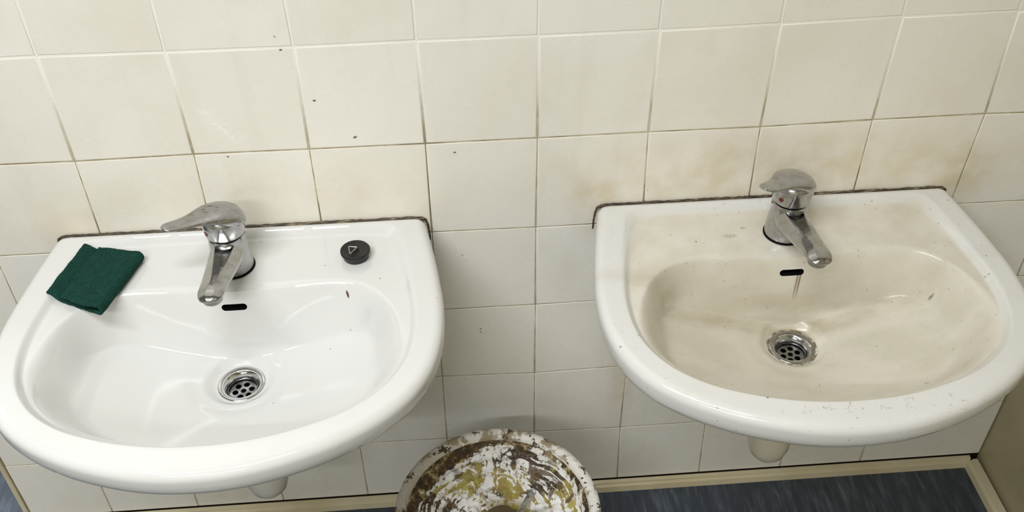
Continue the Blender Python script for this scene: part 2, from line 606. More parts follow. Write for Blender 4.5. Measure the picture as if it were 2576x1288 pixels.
# ------------------------------------------------------------------ room shell
XR = 0.8270
XL = -0.8880
OFF = {(-4, 0): (0.0009, 0.0007), (-3, 0): (0.0005, -0.0011), (-2, 0): (0.0026, -0.0018), (-1, 0): (0.0003, -0.0011), (0, 0): (-0.0008, -0.0015),
       (1, 0): (-0.0014, -0.0012), (2, 0): (-0.0002, 0.0001), (3, 0): (0.0029, 0.0025), (4, 0): (0.0005, 0.0031), (-4, -1): (0.0009, -0.0011),
       (-3, -1): (0.0022, 0.0008), (-2, -1): (0.0006, -0.0001), (-1, -1): (0.0014, -0.0005), (0, -1): (-0.0011, -0.0005), (1, -1): (-0.0035, 0.0002),
       (2, -1): (-0.0025, -0.0005), (3, -1): (-0.0003, 0.0020), (4, -1): (0.0046, 0.0026), (-1, -2): (0.0011, 0.0008), (0, -2): (-0.0022, -0.0008),
       (0, -3): (-0.0018, -0.0006), (-1, -4): (-0.0008, 0.0030), (0, -4): (-0.0022, -0.0021), (1, -4): (-0.0020, 0.0013), (-1, -5): (-0.0012, -0.0022),
       (0, -5): (-0.0020, 0.0006), (1, -5): (-0.0034, -0.0026), (2, -5): (-0.0043, -0.0016)}
TS = 0.15


def node(i, j):
    dx, dz = OFF.get((i, j), (0, 0))
    x, z = i * TS + dx, j * TS + dz
    if i <= -6:
        x = XL
    if i >= 6:
        x = XR - 0.0015
    if j <= -6:
        z = -0.894
    return x, z


def tiled_wall():
    V, F, FM, T = [], [], [], []
    rnd = random.Random(3)
    JTOP = 10
    gy = 0.0007
    for j in range(-6, JTOP):
        for i in range(-6, 6):
            if i == 5 and j <= -4:
                continue
            i2 = 6 if (i == 4 and j <= -4) else i + 1
            q = [node(i, j), node(i2, j), node(i2, j + 1), node(i, j + 1)]
            g = 0.0008
            if j >= -1:
                g = 0.0014
            sx = [1, -1, -1, 1]
            sz = [1, 1, -1, -1]
            tl = [rnd.uniform(-0.00012, 0.00012) for _ in range(4)]
            base = len(V)
            for (ins, dy) in ((g, gy), (g + 0.0002, 0.0003), (g + 0.0009, 0.0), (g + 0.0016, 0.0), (g + 0.014, 0.0)):
                for c in range(4):
                    V.append((q[c][0] + sx[c] * ins, dy + tl[c] * (1 if dy == 0 else 0), q[c][1] + sz[c] * ins))
            for r in range(4):
                for c in range(4):
                    c2 = (c + 1) % 4
                    F.append((base + r * 4 + c, base + r * 4 + c2, base + (r + 1) * 4 + c2, base + (r + 1) * 4 + c))
                    FM.append(0)
            F.append((base + 16, base + 17, base + 18, base + 19))
            FM.append(0)
            t = rnd.random()
            T += [t] * 20
    # slab and grout face behind the tiles
    b = len(V)
    z0, z1 = -FL, CEIL - FL
    for y in (gy - 0.0001, 0.12):
        for (x, z) in ((XL, z0), (XR - .0015, z0), (XR - .0015, z1), (XL, z1)):
            V.append((x, y, z))
            T.append(0.5)
    F += [(b, b + 1, b + 2, b + 3), (b + 7, b + 6, b + 5, b + 4), (b, b + 4, b + 5, b + 1), (b + 1, b + 5, b + 6, b + 2), (b + 2, b + 6, b + 7, b + 3), (b + 3, b + 7, b + 4, b)]
    FM += [1] * 6
    o = mesh_obj('wall_back', V, F, None, None, True, [M_tile, M_grout], FM)
    o.location.z = FL
    a = o.data.attributes.new('tint', 'FLOAT', 'POINT')
    a.data.foreach_set('value', T)
    auto_sharp(o, 60)
    return struct(o)


tiled_wall()
struct(box('floor', -3.0, 1.4, -3.0, 2.4, -0.05, 0.0, M_floor))
struct(box('ceiling', -3.0, 1.4, -3.0, 2.4, CEIL, CEIL + 0.05, M_ceiling))
struct(box('wall_right', XR + 0.0006, XR + 0.1, -3.0, 0.12, 0, CEIL, M_wallright))
struct(box('wall_left', -3.1, -3.0, -3.0, 2.4, 0, CEIL, M_wallplain))
struct(box('wall_front', -3.0, 1.4, -3.1, -3.0, 0, CEIL, M_wallplain))
struct(box('wall_far', -3.0, 1.4, 2.4, 2.5, 0, CEIL, M_wallplain))
struct(box('wall_side', 1.4, 1.5, 0.12, 2.4, 0, CEIL, M_wallplain))

# skirting: extruded profiles (d = distance out from the wall, z up from the floor)
prof_b = [(0.0, 0.0), (0.0150, 0.0), (0.0125, 0.0115), (0.0078, 0.0133), (0.0074, 0.0143), (0.0082, 0.0152), (0.0076, 0.0176), (0.0010, 0.0184), (0.0009, 0.0)]
V, F = loft([[(x, -d, z) for d, z in prof_b] for x in (XL - 0.011, XR - 0.0190)])
b = mesh_obj('baseboard_back', V, F, M_trim, None, False)
struct(fix_normals(b))
prof_r = [(0.0045, 0.0), (0.0290, 0.0), (0.0265, 0.0120), (0.0185, 0.0135), (0.0175, 0.0120), (0.0165, 0.0135), (0.0155, 0.0160), (0.0062, 0.0160)]
V, F = loft([[(XR - d, y, z) for d, z in prof_r] for y in (-3.0, -0.0090)])
b = mesh_obj('baseboard_right', V, F, M_trim, None, False)
struct(fix_normals(b))
for v in b.data.vertices:
    if v.co.y > -1:
        v.co.y = -0.0085 - max(0.0, (XR - v.co.x) - 0.018) * 0.35
# corner bead at the free end of the tiled wall
V, F = loft([[(XL - 0.0012, 0.0005, z), (XL - 0.0016, -0.0035, z), (XL - 0.0085, -0.0035, z), (XL - 0.0100, -0.001, z), (XL - 0.0100, 0.125, z), (XL - 0.0012, 0.125, z)] for z in (0.0192, CEIL)])
b = mesh_obj('trim_1', V, F, M_trim, None, False)
struct(fix_normals(b))

# ------------------------------------------------------------------ ceiling fittings
for i, (tx, ty, ln) in enumerate([(t[0], t[1], t[2]) for t in TUBES_AND_FILL] + [(-1.9, 1.1, 1.2)]):  # rear and far fittings are unseen, added to hold the fill lamps
    lab = ['long white ceiling batten light above the two basins', 'long white batten light added as fill at the unseen rear of the room',
           'white batten light added to brighten the floor beyond the end of the tiled wall'][i]
    e = empty('ceiling_and_fill_light', (tx, ty, CEIL), lab, 'ceiling light')
    V, F = loft([[(x, y, z) for y, z in ((-.03, 0), (.03, 0), (.03, -.05), (.018, -.062), (-.018, -.062), (-.03, -.05))] for x in (-ln / 2 - .02, ln / 2 + .02)])
    fix_normals(mesh_obj('housing', V, F, M_house, e, False))
    mt = NT('lamp_tube_glow', 0.4)
    mt.b.inputs['Emission Color'].default_value = (1, 0.98, 0.94, 1)
    mt.b.inputs['Emission Strength'].default_value = 3.0
    V, F = lathe([(0.013, -ln / 2), (0.013, ln / 2)], 20)
    V = [(v[2], v[0], v[1] - 0.080) for v in V]
    fix_normals(mesh_obj('lamp_tube', V, F, mt.mat, e))


# ------------------------------------------------------------------ wash basin
def closed_curve(half, n=1600):
    pts = [(x, y) for x, y in half] + [(-x, y) for x, y in reversed(half) if abs(x) > 1e-9]
    P = np.array(pts)
    m = len(P)
    out = []
    per = max(6, n // m)
    for i in range(m):
        p0, p1, p2, p3 = P[i - 1], P[i], P[(i + 1) % m], P[(i + 2) % m]
        t0 = 0
        t1 = t0 + np.linalg.norm(p1 - p0) ** .5
        t2 = t1 + np.linalg.norm(p2 - p1) ** .5
        t3 = t2 + np.linalg.norm(p3 - p2) ** .5
        for k in range(per):
            t = t1 + (t2 - t1) * k / per
            A1 = (t1 - t) / (t1 - t0) * p0 + (t - t0) / (t1 - t0) * p1
            A2 = (t2 - t) / (t2 - t1) * p1 + (t - t1) / (t2 - t1) * p2
            A3 = (t3 - t) / (t3 - t2) * p2 + (t - t2) / (t3 - t2) * p3
            B1 = (t2 - t) / (t2 - t0) * A1 + (t - t0) / (t2 - t0) * A2
            B2 = (t3 - t) / (t3 - t1) * A2 + (t - t1) / (t3 - t1) * A3
            out.append((t2 - t) / (t2 - t1) * B1 + (t - t1) / (t2 - t1) * B2)
    return np.array(out)


C_O = closed_curve([(0, 0), (.08, 0), (.16, 0), (.215, 0), (.236, -.0003), (.2450, -.0035), (.2503, -.0115), (.2530, -.026), (.2585, -.06), (.2665, -.12),
                    (.2715, -.18), (.2690, -.235), (.2560, -.285), (.2310, -.328), (.1960, -.361), (.1510, -.388), (.1010, -.408), (.0510, -.4205), (0, -.4245)])
C_R = closed_curve([(0, -.0125), (.09, -.0125), (.165, -.013), (.195, -.0165), (.2085, -.026), (.2155, -.045), (.2235, -.09), (.2320, -.14), (.2375, -.19), (.2350, -.24),
                    (.2235, -.280), (.1990, -.317), (.1610, -.347), (.1100, -.3685), (.0550, -.3815), (0, -.3855)])
C_B = closed_curve([(0, -.1255), (.05, -.1235), (.10, -.1200), (.135, -.1195), (.160, -.1255), (.180, -.1385), (.198, -.159), (.2110, -.185), (.2190, -.213),
                    (.2220, -.243), (.2130, -.281), (.1900, -.3120), (.1530, -.3400), (.1050, -.3605), (.0525, -.3730), (0, -.3770)])
DR = np.array([0.0, -0.183])


def radial(C):
    d = C - DR
    th = np.arctan2(d[:, 1], d[:, 0])
    r = np.hypot(d[:, 0], d[:, 1])
    o = np.argsort(th)
    th, r = th[o], r[o]
    return lambda a: np.interp((a + pi) % (2 * pi) - pi, np.r_[th - 2 * pi, th, th + 2 * pi], np.r_[r, r, r])




def inset(C, d):
    t = np.roll(C, -3, 0) - np.roll(C, 3, 0)
    t /= np.linalg.norm(t, axis=1)[:, None]
    nn = np.c_[t[:, 1], -t[:, 0]]
    if ((DR - C) * nn).sum() < 0:
        nn = -nn
    return C + nn * d


rO, rR, rB = radial(C_O), radial(C_R), radial(C_B)
rBi = radial(inset(C_B, 0.0215))


def sdist(C, rf, P):
    out = np.empty(len(P))
    for s in range(0, len(P), 4000):
        q = P[s:s + 4000]
        j = ((q[:, None, :] - C[None, :, :]) ** 2).sum(2).argmin(1)
        best = np.full(len(q), 1e9)
        for a, b in ((C[j - 1], C[j]), (C[j], C[(j + 1) % len(C)])):
            ab = b - a
            t = np.clip(((q - a) * ab).sum(1) / np.maximum((ab * ab).sum(1), 1e-18), 0, 1)
            best = np.minimum(best, np.hypot(*(q - a - ab * t[:, None]).T))
        out[s:s + 4000] = best
    d = P - DR
    r = np.hypot(d[:, 0], d[:, 1])
    a = np.arctan2(d[:, 1], d[:, 0])
    return np.where(r < rf(a), out, -out)


def sst(a, b, x):
    t = np.clip((x - a) / (b - a), 0, 1)
    return t * t * (3 - 2 * t)


def basin_h(P):
    """height of the top surface below the rim plane, with the bowl and ledge masks"""
    P = np.asarray(P, float)
    dB = sdist(C_B, rB, P)
    dR = sdist(C_R, rR, P)
    d = P - DR
    r = np.hypot(d[:, 0], d[:, 1])
    w = 0.0200 + 0.022 * sst(-0.145, -0.23, P[:, 1])
    Wd = sst(-0.10, 1, dB / w)
    rr = np.maximum(0, r - 0.034)
    floor = -0.122 + 0.0105 * sst(0.032, 0.047, r) + 0.20 * np.maximum(0, r - 0.042) * sst(0.042, 0.07, r) + 0.85 * np.maximum(0, r - 0.04) ** 2
    step = -0.0090 * sst(0.0, 0.010, dR)
    h = step * (1 - Wd) + floor * Wd
    bowl = sst(-0.004, 0.016, dB)
    deck = sst(0.006, 0.013, dR)
    return h, bowl, deck


def cut_slot(o, cx, y0, y1, z, hw, hh, mat):
    """cut a round-ended slot into the back wall of the bowl"""
    ring = []
    for k in range(40):
        a = 2 * pi * k / 40
        ring.append(((hw - hh) * (1 if math.cos(a) > 0 else -1) + hh * math.cos(a) + cx, hh * math.sin(a) + z))
    V, F = loft([[(x, y, zz) for x, zz in ring] for y in (y0, y1)])
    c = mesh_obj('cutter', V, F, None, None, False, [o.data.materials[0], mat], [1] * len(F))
    fix_normals(c)
    md = o.modifiers.new('slot', 'BOOLEAN')
    md.operation = 'DIFFERENCE'
    md.solver = 'EXACT'
    md.object = c
    dg = bpy.context.evaluated_depsgraph_get()
    me = bpy.data.meshes.new_from_object(o.evaluated_get(dg))
    o.modifiers.clear()
    o.data = me
    bpy.data.objects.remove(c)


def make_basin(mat, parent, shear):
    n = 560
    seg = np.linalg.norm(np.diff(np.vstack([C_O, C_O[:1]]), axis=0), axis=1)
    cum = np.r_[0, np.cumsum(seg)]
    tt = np.linspace(0, cum[-1], n, endpoint=False)
    Cc = np.vstack([C_O, C_O[:1]])
    O = np.c_[np.interp(tt, cum, Cc[:, 0]), np.interp(tt, cum, Cc[:, 1])]
    tan = np.roll(O, -1, 0) - np.roll(O, 1, 0)
    tan /= np.linalg.norm(tan, axis=1)[:, None]
    nin = np.c_[tan[:, 1], -tan[:, 0]]
    if ((DR - O) * nin).sum() < 0:
        nin = -nin
    th = np.arctan2(O[:, 1] - DR[1], O[:, 0] - DR[0])
    u = np.c_[np.cos(th), np.sin(th)]
    Oi = O + nin * 0.0125
    rings, H, BW, DK = [], [], [], []

    def addxy(P, z=None, b=None, d=None):
        h, bo, de = basin_h(P)
        rings.append(P)
        H.append(h if z is None else np.full(n, z) if np.isscalar(z) else z)
        BW.append(bo)
        DK.append(de)
    addxy(DR + u * 0.022, -0.150)
    addxy(DR + u * 0.0222, -0.130)
    addxy(DR + u * 0.0226, -0.1265)
    RB, RR = rB(th), rR(th)
    r0 = 0.0245
    RI = rBi(th)
    for k in range(0, 30):
        t = k / 29.0
        addxy(DR + u * (r0 + (RI - r0) * t)[:, None])
    for k in range(1, 25):
        t = k / 24.0
        addxy(DR + u * (RI + (RB - RI) * t)[:, None])
    for k in range(1, 15):
        t = k / 14.0
        addxy(DR + u * (RB + (RR - RB) * t)[:, None])
    PR = DR + u * RR[:, None]
    for k in range(1, 7):
        t = k / 6.0
        addxy(PR + (Oi - PR) * t)
    for k in range(1, 9):
        a = pi / 2 * k / 8
        addxy(O + nin * (0.0125 * (1 - math.sin(a))), -0.0125 * (1 - math.cos(a)))
    for ins, z in ((0.0, -0.019), (0.0006, -0.026), (0.0028, -0.033), (0.0068, -0.0385), (0.0125, -0.042), (0.020, -0.0435), (0.030, -0.050), (0.042, -0.058)):
        addxy(O + nin * ins, z)
    PU = O + nin * 0.042
    for k in range(1, 13):
        t = k / 12.0
        P = PU + (DR + u * 0.030 - PU) * t
        h, _, _ = basin_h(P)
        z = np.minimum(-0.058, h - 0.022)
        z = np.minimum(z, -0.058 - 0.11 * sst(-0.17, -0.12, P[:, 1]) * sst(0.24, 0.19, np.abs(P[:, 0])) * sst(0, .25, t))
        addxy(P, z)
    addxy(DR + u * 0.024, -0.152)
    m = len(rings)
    P = np.vstack(rings)
    Z = np.concatenate(H)
    V = np.c_[P, Z]
    F = []
    for i in range(m):
        i2 = (i + 1) % m
        for k in range(n):
            k2 = (k + 1) % n
            F.append((i * n + k, i * n + k2, i2 * n + k2, i2 * n + k))
    V[:, 0] += shear * V[:, 1]
    o = mesh_obj('basin_body', V, F, None, parent, True, [mat, M_dark], [0] * len(F))
    for nm, arr in (('bowl', np.concatenate(BW)), ('deck', np.concatenate(DK))):
        a = o.data.attributes.new(nm, 'FLOAT', 'POINT')
        a.data.foreach_set('value', arr)
    fix_normals(o)
    o.parent = None
    cut_slot(o, shear * -0.20, -0.165, -0.060, -0.0335, 0.0163, 0.0049, M_dark)  # slot walls coloured near-black, painting in the shade of a deep hole
    o.parent = parent
    me = o.data
    me.polygons.foreach_set('use_smooth', [True] * len(me.polygons))
    auto_sharp(o, 50)
    return o


def make_drain(parent, mat, mat2):
    z0 = -0.1225
    prof = [(0.0310, -0.0015), (0.0312, 0.0003), (0.0304, 0.0014), (0.0285, 0.0018), (0.0255, 0.0008), (0.0225, -0.0016), (0.0198, -0.0050), (0.0186, -0.0085),
            (0.0184, -0.0125), (0.0200, -0.0125), (0.0205, -0.0080), (0.0255, -0.0040)]
    V, F = lathe(prof + [prof[0]], 72, False)
    fl = mesh_obj('drain_flange', V, F, mat, parent)
    fl.location = (DR[0], DR[1], z0)
    fix_normals(fl)
    # perforated strainer disc
    bm = bmesh.new()
    edges = []

    def circ(cx, cy, r, n):
        vs = [bm.verts.new((cx + r * math.cos(2 * pi * k / n), cy + r * math.sin(2 * pi * k / n), 0)) for k in range(n)]
        for k in range(n):
            edges.append(bm.edges.new((vs[k], vs[(k + 1) % n])))
    circ(0, 0, 0.0181, 48)
    circ(0, 0, 0.0036, 20)
    for k in range(6):
        a = pi / 3 * k + 0.25
        circ(0.0108 * math.cos(a), 0.0108 * math.sin(a), 0.0040, 20)
    bmesh.ops.triangle_fill(bm, use_beauty=True, edges=edges)
    holes = [(0, 0, 0.0036)] + [(0.0108 * math.cos(pi / 3 * k + .25), 0.0108 * math.sin(pi / 3 * k + .25), 0.0040) for k in range(6)]
    bad = [f for f in bm.faces if any(math.hypot(f.calc_center_median().x - hx, f.calc_center_median().y - hy) < hr * 0.97 for hx, hy, hr in holes)]
    bmesh.ops.delete(bm, geom=bad, context='FACES')
    r = bmesh.ops.extrude_face_region(bm, geom=bm.faces[:])
    for g in r['geom']:
        if isinstance(g, bmesh.types.BMVert):
            g.co.z -= 0.0012
    bmesh.ops.recalc_face_normals(bm, faces=bm.faces)
    me = bpy.data.meshes.new('strainer')
    bm.to_mesh(me)
    bm.free()
    me.materials.append(mat2)
    st = bpy.data.objects.new('strainer', me)
    link(st, fl)
    st.location = (0, 0, -0.0130)
    V2, F2 = lathe([(0.0190, -0.0122), (0.0183, -0.0122), (0.0183, -0.0340), (0.0002, -0.0340), (0.0002, -0.0350), (0.0190, -0.0350)], 40, False)
    cup = fix_normals(mesh_obj('waste_tube', V2, F2, M_dark, fl))
    return fl


def make_seal(parent, dz):
    rnd = random.Random(5)
    path, rad = [], []
    for k in range(121):
        x = -0.2445 + 0.489 * k / 120
        e = max(0, abs(x) - 0.225) / 0.02
        path.append((x, -0.0022, dz - 0.0038 - 0.002 * e * e + rnd.uniform(-.0004, .0004)))
        rad.append(0.0022 + rnd.uniform(-0.0003, 0.0005))
    pre = [(-0.2545, -0.0012, dz - 0.045), (-0.2540, -0.0012, dz - 0.030), (-0.2525, -0.0012, dz - 0.017), (-0.2500, -0.0012, dz - 0.0085)]
    path = pre + path + [(-p[0], p[1], p[2]) for p in reversed(pre)]
    rad = [.0010, .0012, .0015, .0018] + rad + [.0018, .0015, .0012, .0010]
    V, F = sweep(path, rad, 8)
    return fix_normals(mesh_obj('sealant_bead', V, F, M_seal, parent))


def make_trap(parent, mat):
    V, F = lathe([(0.0175, -0.1580), (0.0175, -0.200), (0.0300, -0.203), (0.0310, -0.215), (0.0310, -0.306), (0.0300, -0.322), (0.0260, -0.337), (0.0190, -0.3465), (0.0090, -0.3515), (0.0015, -0.352)], 48)
    t = fix_normals(mesh_obj('bottle_trap', V, F, mat, parent))
    t.location = (DR[0], DR[1], 0)
    V, F = sweep([(0, 0.02, -0.235), (0, 0.10, -0.235), (0, 0.1815, -0.235)], 0.016, 24)
    fix_normals(mesh_obj('outlet_pipe', V, F, mat, t))
    return t


basins = []
for (cx, zr, mat, tmat, lab, shear) in ((-0.4065, -0.2675, M_clean, M_trap2, 'clean white wash basin on the left, holding a green pad and a black plug', 0.0),
                                     (0.3335, -0.2630, M_dirty, M_trap, 'grimy cream-stained wash basin on the right, near the room corner', 0.030)):
    e = empty('wash_basin', (cx, 0, FL + zr), lab, 'wash basin', rotz=0)
    make_basin(mat, e, shear)
    d_ = make_drain(e, M_chrome2 if mat is M_clean else M_chrome, M_steel)
    d_.location.x += shear * DR[1]
    make_seal(e, 0.001)
    t_ = make_trap(e, tmat)
    t_.location.x += shear * DR[1]
    basins.append((cx, FL + zr))


# ------------------------------------------------------------------ mixer taps
def make_tap(loc, ang, tiltup, label, leverlen=0.079, lmat=None, smat=None):
    e = empty('mixer_tap', loc, label, 'tap')
    V, F = lathe([(0.0262, 0.0), (0.0278, 0.0003), (0.0278, 0.0014), (0.0262, 0.0020)], 48)
    fix_normals(mesh_obj('base_gasket', V, F, M_dark, e))
    prof = [(0.0245, 0.0018), (0.0262, 0.0022), (0.0265, 0.0040), (0.0262, 0.010), (0.0256, 0.020), (0.0248, 0.032), (0.0240, 0.044), (0.0236, 0.052), (0.0228, 0.0555), (0.0205, 0.0565)]
    V, F = lathe(prof, 64)
    fix_normals(auto_sharp(mesh_obj('tap_body', V, F, M_chrome, e), 50))
    # spout: lofted sections, broad flat top between two bevels
    st = [(0.000, .0200, .0530, .0200, .0115), (0.012, .0226, .0522, .0205, .0118), (0.024, .0226, .0515, .0225, .0118), (0.036, .0218, .0522, .0265, .0106), (0.050, .0206, .0542, .0315, .0090),
          (0.066, .0192, .0568, .0370, .0068), (0.084, .0178, .0598, .0425, .0044), (0.099, .0170, .0628, .0475, .0026), (0.110, .0166, .0650, .0515, .0034), (0.119, .0160, .0653, .0535, .0050),
          (0.127, .0140, .0636, .0545, .0045), (0.1315, .0105, .0612, .0552, .0034), (0.1330, .0050, .0590, .0565, .0020)]
    rings = []
    for d, hw, zt, zb, ft in st:
        pts = []
        H = zt - zb
        ctrl = [(-ft, zt), (-ft * .5, zt - .0002), (ft * .5, zt - .0002), (ft, zt), ((ft + hw) / 2, zt - H * .20), (hw * .96, zt - H * .38), (hw, zt - H * .6), (hw * .93, zt - H * .85), (hw * .7, zb), (0, zb - .0002),
                (-hw * .7, zb), (-hw * .93, zt - H * .85), (-hw, zt - H * .6), (-hw * .96, zt - H * .38), (-(ft + hw) / 2, zt - H * .20)]
        rings.append([Vector((x, -d, z)) for x, z in ctrl])
    V, F = loft(rings)
    sp = fix_normals(mesh_obj('spout', V, F, smat or M_chrome, e))
    cr = sp.data.attributes.new('crease_edge', 'FLOAT', 'EDGE')
    cr.data.foreach_set('value', [0.75 if (abs(ed.vertices[0] - ed.vertices[1]) == 15 and ed.vertices[0] % 15 in (0, 3)) else 0.0 for ed in sp.data.edges])
    md = sp.modifiers.new('round', 'SUBSURF')
    md.levels = md.render_levels = 2
    V, F = lathe([(0.0105, 0.0470), (0.0118, 0.0472), (0.0120, 0.0480), (0.0120, 0.0555), (0.0105, 0.0585)], 40, off=(0, -0.1165, 0))
    ae = fix_normals(auto_sharp(mesh_obj('aerator', V, F, M_steel, e), 50))
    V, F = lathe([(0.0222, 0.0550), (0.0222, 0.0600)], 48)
    fix_normals(mesh_obj('neck_gap_shade', V, F, M_dark, e))  # dark ring painting in the shade between body and handle
    # handle: cup-shaped base and paddle lever, built pointing along -y then turned
    h = bpy.data.objects.new('handle', None)
    V, F = lathe([(0.0230, 0.0592), (0.0246, 0.0594), (0.0253, 0.0602), (0.0255, 0.0616), (0.0262, 0.0680), (0.0268, 0.0760), (0.0262, 0.0830), (0.0240, 0.0880), (0.0190, 0.0915), (0.0100, 0.0935), (0.001, 0.094)], 64)
    rot = Matrix.Rotation(ang, 3, 'Z')
    hb = fix_normals(auto_sharp(mesh_obj('handle', [rot @ Vector(v) for v in V], F, M_chrome, e), 40))
    # lever shell over the cup: t along the lever, half width, top, bottom
    tl = tiltup
    S = [(-0.0275, .0040, .0790, .0700), (-0.0268, .0110, .0825, .0685), (-0.0235, .0180, .0880, .0680), (-0.0180, .0232, .0925, .0695), (-0.0100, .0266, .0962, .0725), (-0.000, .0276, .0985, .0765), (0.0100, .0268, .0993, .0808),
         (0.0190, .0236, .0992, .0865), (0.0280, .0200, .0988, .0900), (0.0370, .0165, .0986, .0918), (0.0470, .0140, .0990, .0930), (0.0580, .0126, .1000, .0945), (0.0690, .0119, .1014, .0962), (0.0780, .0110, .1027, .0978),
         (0.0840, .0085, .1034, .0990), (0.0870, .0050, .1033, .1002), (0.0880, .0015, .1028, .1012)]
    rings = []
    N = 28
    for t, hw, zt, zb in S:
        if t > 0:
            zt += tl * t
            zb += tl * t
            t *= leverlen / 0.088
        ring = []
        for k in range(N):
            a = 2 * pi * k / N
            ca, sa = math.cos(a), math.sin(a)
            ex = 0.8
            x = hw * math.copysign(abs(ca) ** ex, ca)
            mid = zb + (zt - zb) * 0.35
            z = mid + (zt - mid) * abs(sa) ** .9 if sa >= 0 else mid - (mid - zb) * abs(sa) ** .6
            # the underside edge droops less at the flanks
            ring.append(rot @ Vector((x, -t, z)))
        rings.append(ring)
    V, F = loft(rings)
    lv = fix_normals(mesh_obj('lever', V, F, lmat or M_chrome, hb))
    md = lv.modifiers.new('round', 'SUBSURF')
    md.levels = md.render_levels = 1
    # temperature marker dot and grub screw on the handle base
    for nm, da, mt, r_, zc in (('temperature_mark', 0.0, M_red, 0.0033, 0.0700), ('grub_screw', pi * 0.92, M_dark, 0.0024, 0.0700)):
        c = rot @ (Matrix.Rotation(da, 3, 'Z') @ Vector((0, -0.0262, 0)))
        nrm = Vector((c.x, c.y, 0)).normalized()
        ux = Vector((-nrm.y, nrm.x, 0))
        V = []
        for off in (-0.002, 0.0006):
            for k in range(20):
                a = 2 * pi * k / 20
                V.append(c + Vector((0, 0, zc)) + nrm * off + ux * (r_ * math.cos(a)) + Vector((0, 0, r_ * math.sin(a))))
        F = [(k, (k + 1) % 20, 20 + (k + 1) % 20, 20 + k) for k in range(20)] + [tuple(range(20)), tuple(range(20, 40))]
        fix_normals(mesh_obj(nm, V, F, mt, hb, False))
    return e


DECK = -0.0086
make_tap((-0.4095, -0.0770, basins[0][1] + DECK), -math.radians(47), 0.085, 'worn chrome mixer tap on the clean left basin, lever pointing left', lmat=M_lever_worn)
make_tap((0.3275, -0.0770, basins[1][1] + DECK), -math.radians(50), 0.15, 'chrome mixer tap with a red dot on the grimy right basin', smat=M_spout_scratched)


